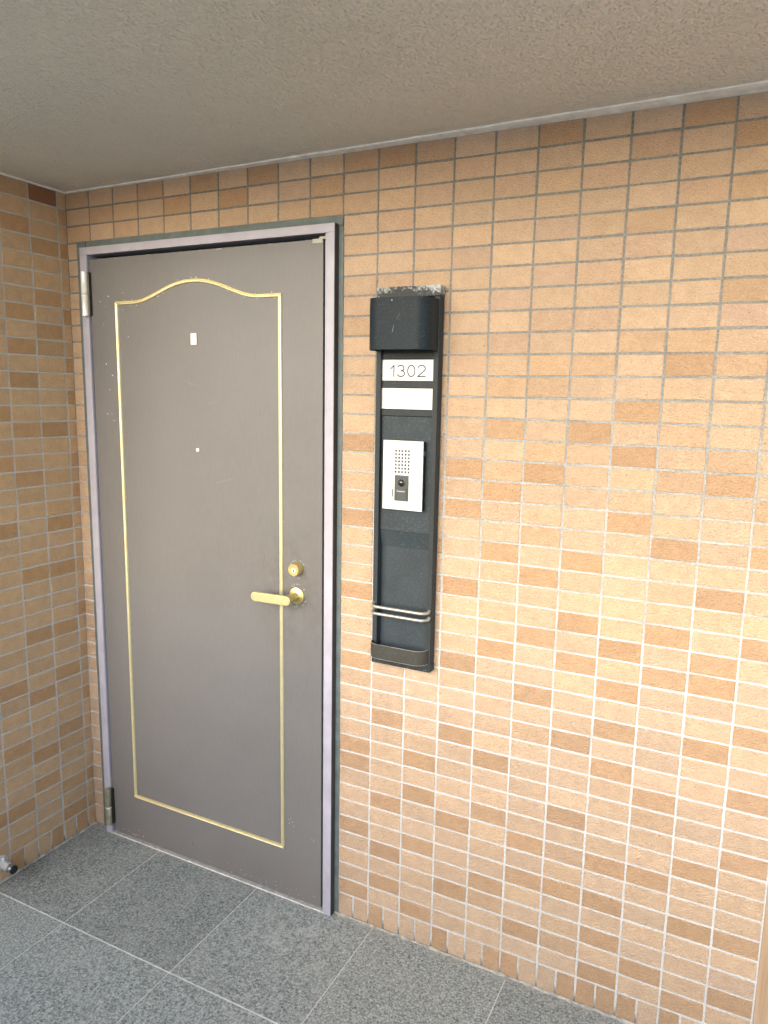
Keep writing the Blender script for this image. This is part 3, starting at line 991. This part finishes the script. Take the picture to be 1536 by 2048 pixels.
# middle face that carries the intercom, lower face set back behind a sloping lip
MB().box(RL + 0.0002, RR - 0.0002, IN - 0.0004, -0.0032, 1.1745, 1.4688).build("middle_face", M['panel_dusty'], panel, bevel=0.0006)
LB = -0.0085
MB().add([(RL, IN, 1.1740), (RR, IN, 1.1740), (RR, LB, 1.1300), (RL, LB, 1.1300), (RR, LB, PZ0 + 0.0222), (RL, LB, PZ0 + 0.0222),
          (RL, -0.0032, 1.1740), (RR, -0.0032, 1.1740), (RR, -0.0032, PZ0 + 0.0222), (RL, -0.0032, PZ0 + 0.0222)],
         [(0, 1, 2, 3), (3, 2, 4, 5), (6, 7, 1, 0), (9, 8, 7, 6), (5, 4, 8, 9), (0, 3, 5, 9, 6), (1, 7, 8, 4, 2)]).build("lower_face", M['panel_dusty'], panel)
# lamp hood: U-shaped sheet with rounded corners, open below
def u_path(x0, x1, y_back, y_front, r, n=10):
    p = [(x0, y_back)]
    for i in range(n + 1):
        a = math.pi + (math.pi / 2) * i / n
        p.append((x0 + r + r * math.cos(a), y_front + r + r * math.sin(a)))
    for i in range(n + 1):
        a = 1.5 * math.pi + (math.pi / 2) * i / n
        p.append((x1 - r + r * math.cos(a), y_front + r + r * math.sin(a)))
    p.append((x1, y_back))
    return p
HZ0, HZ1 = 1.6285, 1.7495
hp = u_path(PX0 + 0.0030, PX1 - 0.0030, PY - 0.0002, -0.1005, 0.036)
hood = MB().sheet_z(hp, 0.0016, HZ0, HZ1).build("lamp_hood", M['hood'], panel, smooth=True)
hpi = u_path(PX0 + 0.0050, PX1 - 0.0050, PY - 0.0004, -0.0985, 0.034)
MB().prism_z(hpi, HZ1 - 0.0030, HZ1 - 0.0008).build("hood_top", M['hood'], hood)
MB().box(RL + 0.012, RR - 0.012, -0.060, PY - 0.001, HZ0 + 0.045, HZ1 - 0.012).build("lamp_fitting", M['black'], hood, bevel=0.004)
MB().lathe((1.1925, -0.0994, 1.742), (0, -1, 0), [(0, 0.0022), (0.0016, 0.0022), (0.0024, 0.0012)], 14).build("hood_screw", M['greymetal'], hood, smooth=True)
def hood_mark(pts, name="scratch"):
    vs = [(x, -0.10065, z) for x, z in pts]
    MB().add(vs, [tuple(range(len(vs)))]).build(name, M['scratch'], hood)
hood_mark([(1.2055, 1.6985), (1.2148, 1.7125), (1.2150, 1.7122), (1.2062, 1.6985)])
hood_mark([(1.1940, 1.6685), (1.1956, 1.6688), (1.1992, 1.6850), (1.1985, 1.6852), (1.1960, 1.6760)])
# two holder bars
for z in (0.9765, 0.9580):
    MB().tube([(p[0], p[1], z + (0.0015 if abs(p[1] - PY) < 0.004 else -0.0015)) for p in u_path(PX0 + 0.0045, PX1 - 0.0055, PY + 0.001, -0.0540, 0.020)], 0.0040, 14).build("holder_bar", M['bar'], panel, smooth=True)
tr = MB().sheet_z(u_path(PX0 + 0.0015, PX1 - 0.0050, PY - 0.0009, -0.0615, 0.030), 0.0013, 0.8375, 0.8755).build("holder_tray", M['tray'], panel, smooth=True)
for z in (0.8752, 0.8370):
    MB().tube([(p[0], p[1], z) for p in u_path(PX0 + 0.0021, PX1 - 0.0056, PY - 0.0012, -0.0609, 0.0294)], 0.00085, 6).build("rolled_edge", M['bar'], tr, smooth=True)
MB().prism_z(u_path(PX0 + 0.0032, PX1 - 0.0068, PY - 0.0009, -0.0598, 0.0283), 0.8392, 0.8404).build("tray_floor", M['tray'], tr)

# intercom door station
QX0, QX1, QZ0, QZ1, QY = 1.1455, 1.2557, 1.2340, 1.4090, -0.0392
face_v, face_f = [], []
def grid_plate(x_edges, z_edges, hole, y, depth):
    mb = MB()
    nx, nz = len(x_edges), len(z_edges)
    for i in range(nx - 1):
        for k in range(nz - 1):
            a = (x_edges[i], x_edges[i + 1], z_edges[k], z_edges[k + 1])
            if hole(i, k):
                for (xa, xb, za, zb_) in ((a[0], a[0], a[2], a[3]), (a[1], a[1], a[2], a[3])):
                    mb.add([(xa, y, za), (xa, y, zb_), (xa, y + depth, zb_), (xa, y + depth, za)], [(0, 1, 2, 3)])
                for zc in (a[2], a[3]):
                    mb.add([(a[0], y, zc), (a[1], y, zc), (a[1], y + depth, zc), (a[0], y + depth, zc)], [(0, 1, 2, 3)])
            else:
                mb.add([(a[0], y, a[2]), (a[1], y, a[2]), (a[1], y, a[3]), (a[0], y, a[3])], [(0, 1, 2, 3)])
    x0, x1, z0, z1 = x_edges[0], x_edges[-1], z_edges[0], z_edges[-1]
    mb.add([(x0, y, z0), (x0, y, z1), (x0, y + depth, z1), (x0, y + depth, z0)], [(0, 1, 2, 3)])
    mb.add([(x1, y, z0), (x1, y, z1), (x1, y + depth, z1), (x1, y + depth, z0)], [(0, 1, 2, 3)])
    mb.add([(x0, y, z0), (x1, y, z0), (x1, y + depth, z0), (x0, y + depth, z0)], [(0, 1, 2, 3)])
    mb.add([(x0, y, z1), (x1, y, z1), (x1, y + depth, z1), (x0, y + depth, z1)], [(0, 1, 2, 3)])
    return mb
qw, qh = QX1 - QX0, QZ1 - QZ0
hx = [QX0 + qw * (0.325 + 0.0808 * i) for i in range(5)]
hz = [QZ1 - qh * (0.1465 + 0.0505 * k) for k in range(7)][::-1]
s_ = 0.0026
xe = [QX0] + [v for x in hx for v in (x - s_, x + s_)] + [QX1]
ze = [QZ0] + [v for z in hz for v in (z - s_, z + s_)] + [QZ1]
inter = grid_plate(xe, ze, lambda i, k: i % 2 == 1 and k % 2 == 1, QY, 0.0034).build("intercom", M['white'], panel)
MB().box(QX0 + 0.0012, QX1 - 0.0004, QY + 0.0035, IN - 0.0006, QZ0 + 0.0012, QZ1 - 0.0012).build("intercom_case", M['black'], inter, bevel=0.001)
MB().box(QX1 - 0.0003, QX1 + 0.0006, QY + 0.0045, IN - 0.004, QZ1 - 0.036, QZ1 - 0.024).build("case_screw", M['greymetal'], inter)
bx0, bx1, bz0, bz1 = QX0 + qw * 0.305, QX0 + qw * 0.660, QZ1 - qh * 0.870, QZ1 - qh * 0.497
MB().box(bx0, bx1, QY - 0.0012, QY + 0.002, bz0, bz1).build("camera_panel", M['lens_panel'], inter, bevel=0.0006)
cxm = (bx0 + bx1) / 2
MB().lathe((cxm, QY - 0.0013, bz1 - 0.0185), (0, -1, 0), [(0, 0.0100), (0.0006, 0.0100), (0.0009, 0.0090)], 32).build("lens_ring", M['black'], inter, smooth=True)
MB().lathe((cxm, QY - 0.0018, bz1 - 0.0185), (0, -1, 0), [(0, 0.0086), (0.0022, 0.0080), (0.0042, 0.0062), (0.0054, 0.0036), (0.0058, 0.0012)], 32).build("lens", M['lens'], inter, smooth=True)
MB().lathe((cxm, QY - 0.0013, bz1 - 0.0050), (0, -1, 0), [(0, 0.0013), (0.0003, 0.0013)], 12).build("microphone_hole", M['black'], inter)
MB().box(bx0 + 0.0050, bx1 - 0.0042, QY - 0.0024, QY - 0.0013, bz0 + 0.0022, bz1 - 0.0322).build("call_button", M['lens_panel'], inter, bevel=0.0006)
MB().box(bx0 + 0.0078, bx1 - 0.0085, QY - 0.0027, QY - 0.0025, bz1 - 0.0420, bz1 - 0.0392).box(bx0 + 0.0078, bx0 + 0.0092, QY - 0.0028, QY - 0.0026, bz1 - 0.0402, bz1 - 0.0372).build("button_mark", M['greymetal'], inter)
MB().box(QX0 + qw * 0.238, QX0 + qw * 0.266, QY - 0.0002, QY + 0.001, QZ1 - qh * 0.818, QZ1 - qh * 0.706).build("slot", M['lens_panel'], inter)

# ------------------------------------------------------------------ capped pipe low on the side wall
pipe = tag(empty("capped_pipe", (0.0, -0.372, 0.060)), "short galvanised pipe stub with black end cap sticking out of side wall", "pipe")
pa = Vector((0.0, -0.366, 0.0605)); pd = Vector((1.0, -0.04, 0.0)).normalized()
def at(d): return pa + pd * d
MB().lathe(at(-0.004), pd, [(0, 0.0128), (0.050, 0.0128)], 28).build("pipe_tube", M['chrome'], pipe, smooth=True)
MB().lathe(at(0.0462), pd, [(0, 0.0128), (0.001, 0.0140), (0.0155, 0.0142), (0.0165, 0.0134)], 28).build("collar", M['greymetal'], pipe, smooth=True)
MB().lathe(at(0.0628), pd, [(0, 0.0130), (0.0022, 0.0132), (0.0042, 0.0118)], 28).build("rubber_cap", M['black'], pipe, smooth=True)
MB().lathe(at(0.012) + Vector((0, 0, 0.011)), (0, 0, 1), [(0, 0.0062), (0.010, 0.0062), (0.0125, 0.0048)], 16).build("bleed_nut", M['chrome'], pipe, smooth=True)
MB().lathe(at(-0.003), pd, [(0, 0.024), (0.004, 0.024), (0.006, 0.019)], 28).build("wall_flange", M['chrome'], pipe, smooth=True)

# ------------------------------------------------------------------ wood-grained cupboard front at the end of the tiles
cup = tag(empty("cupboard_door", (2.56, 0.02, 0.0)), "beige wood-grained cupboard front at the end of the tiled wall", "cupboard")
MB().box(2.1016, 2.1450, -0.0008, 0.06, 0.0, CEIL - 0.001).build("cupboard_frame", M['wood'], cup, bevel=0.001)
MB().box(2.9750, 3.0200, -0.0008, 0.06, 0.0, CEIL - 0.001).build("cupboard_frame", M['wood'], cup, bevel=0.001)
MB().box(2.1480, 2.9720, 0.0040, 0.05, 0.008, CEIL - 0.012).build("cupboard_panel", M['wood'], cup, bevel=0.0015)
w2 = MB().box(3.0205, X_MAX, 0.0, 0.25, -0.1, CEIL + 0.05).build("corridor_wall", M['concrete'], origin=(3.4, 0.1, 0))
tag(w2, "plain rendered corridor wall beyond the wood-grained cupboard", "wall")
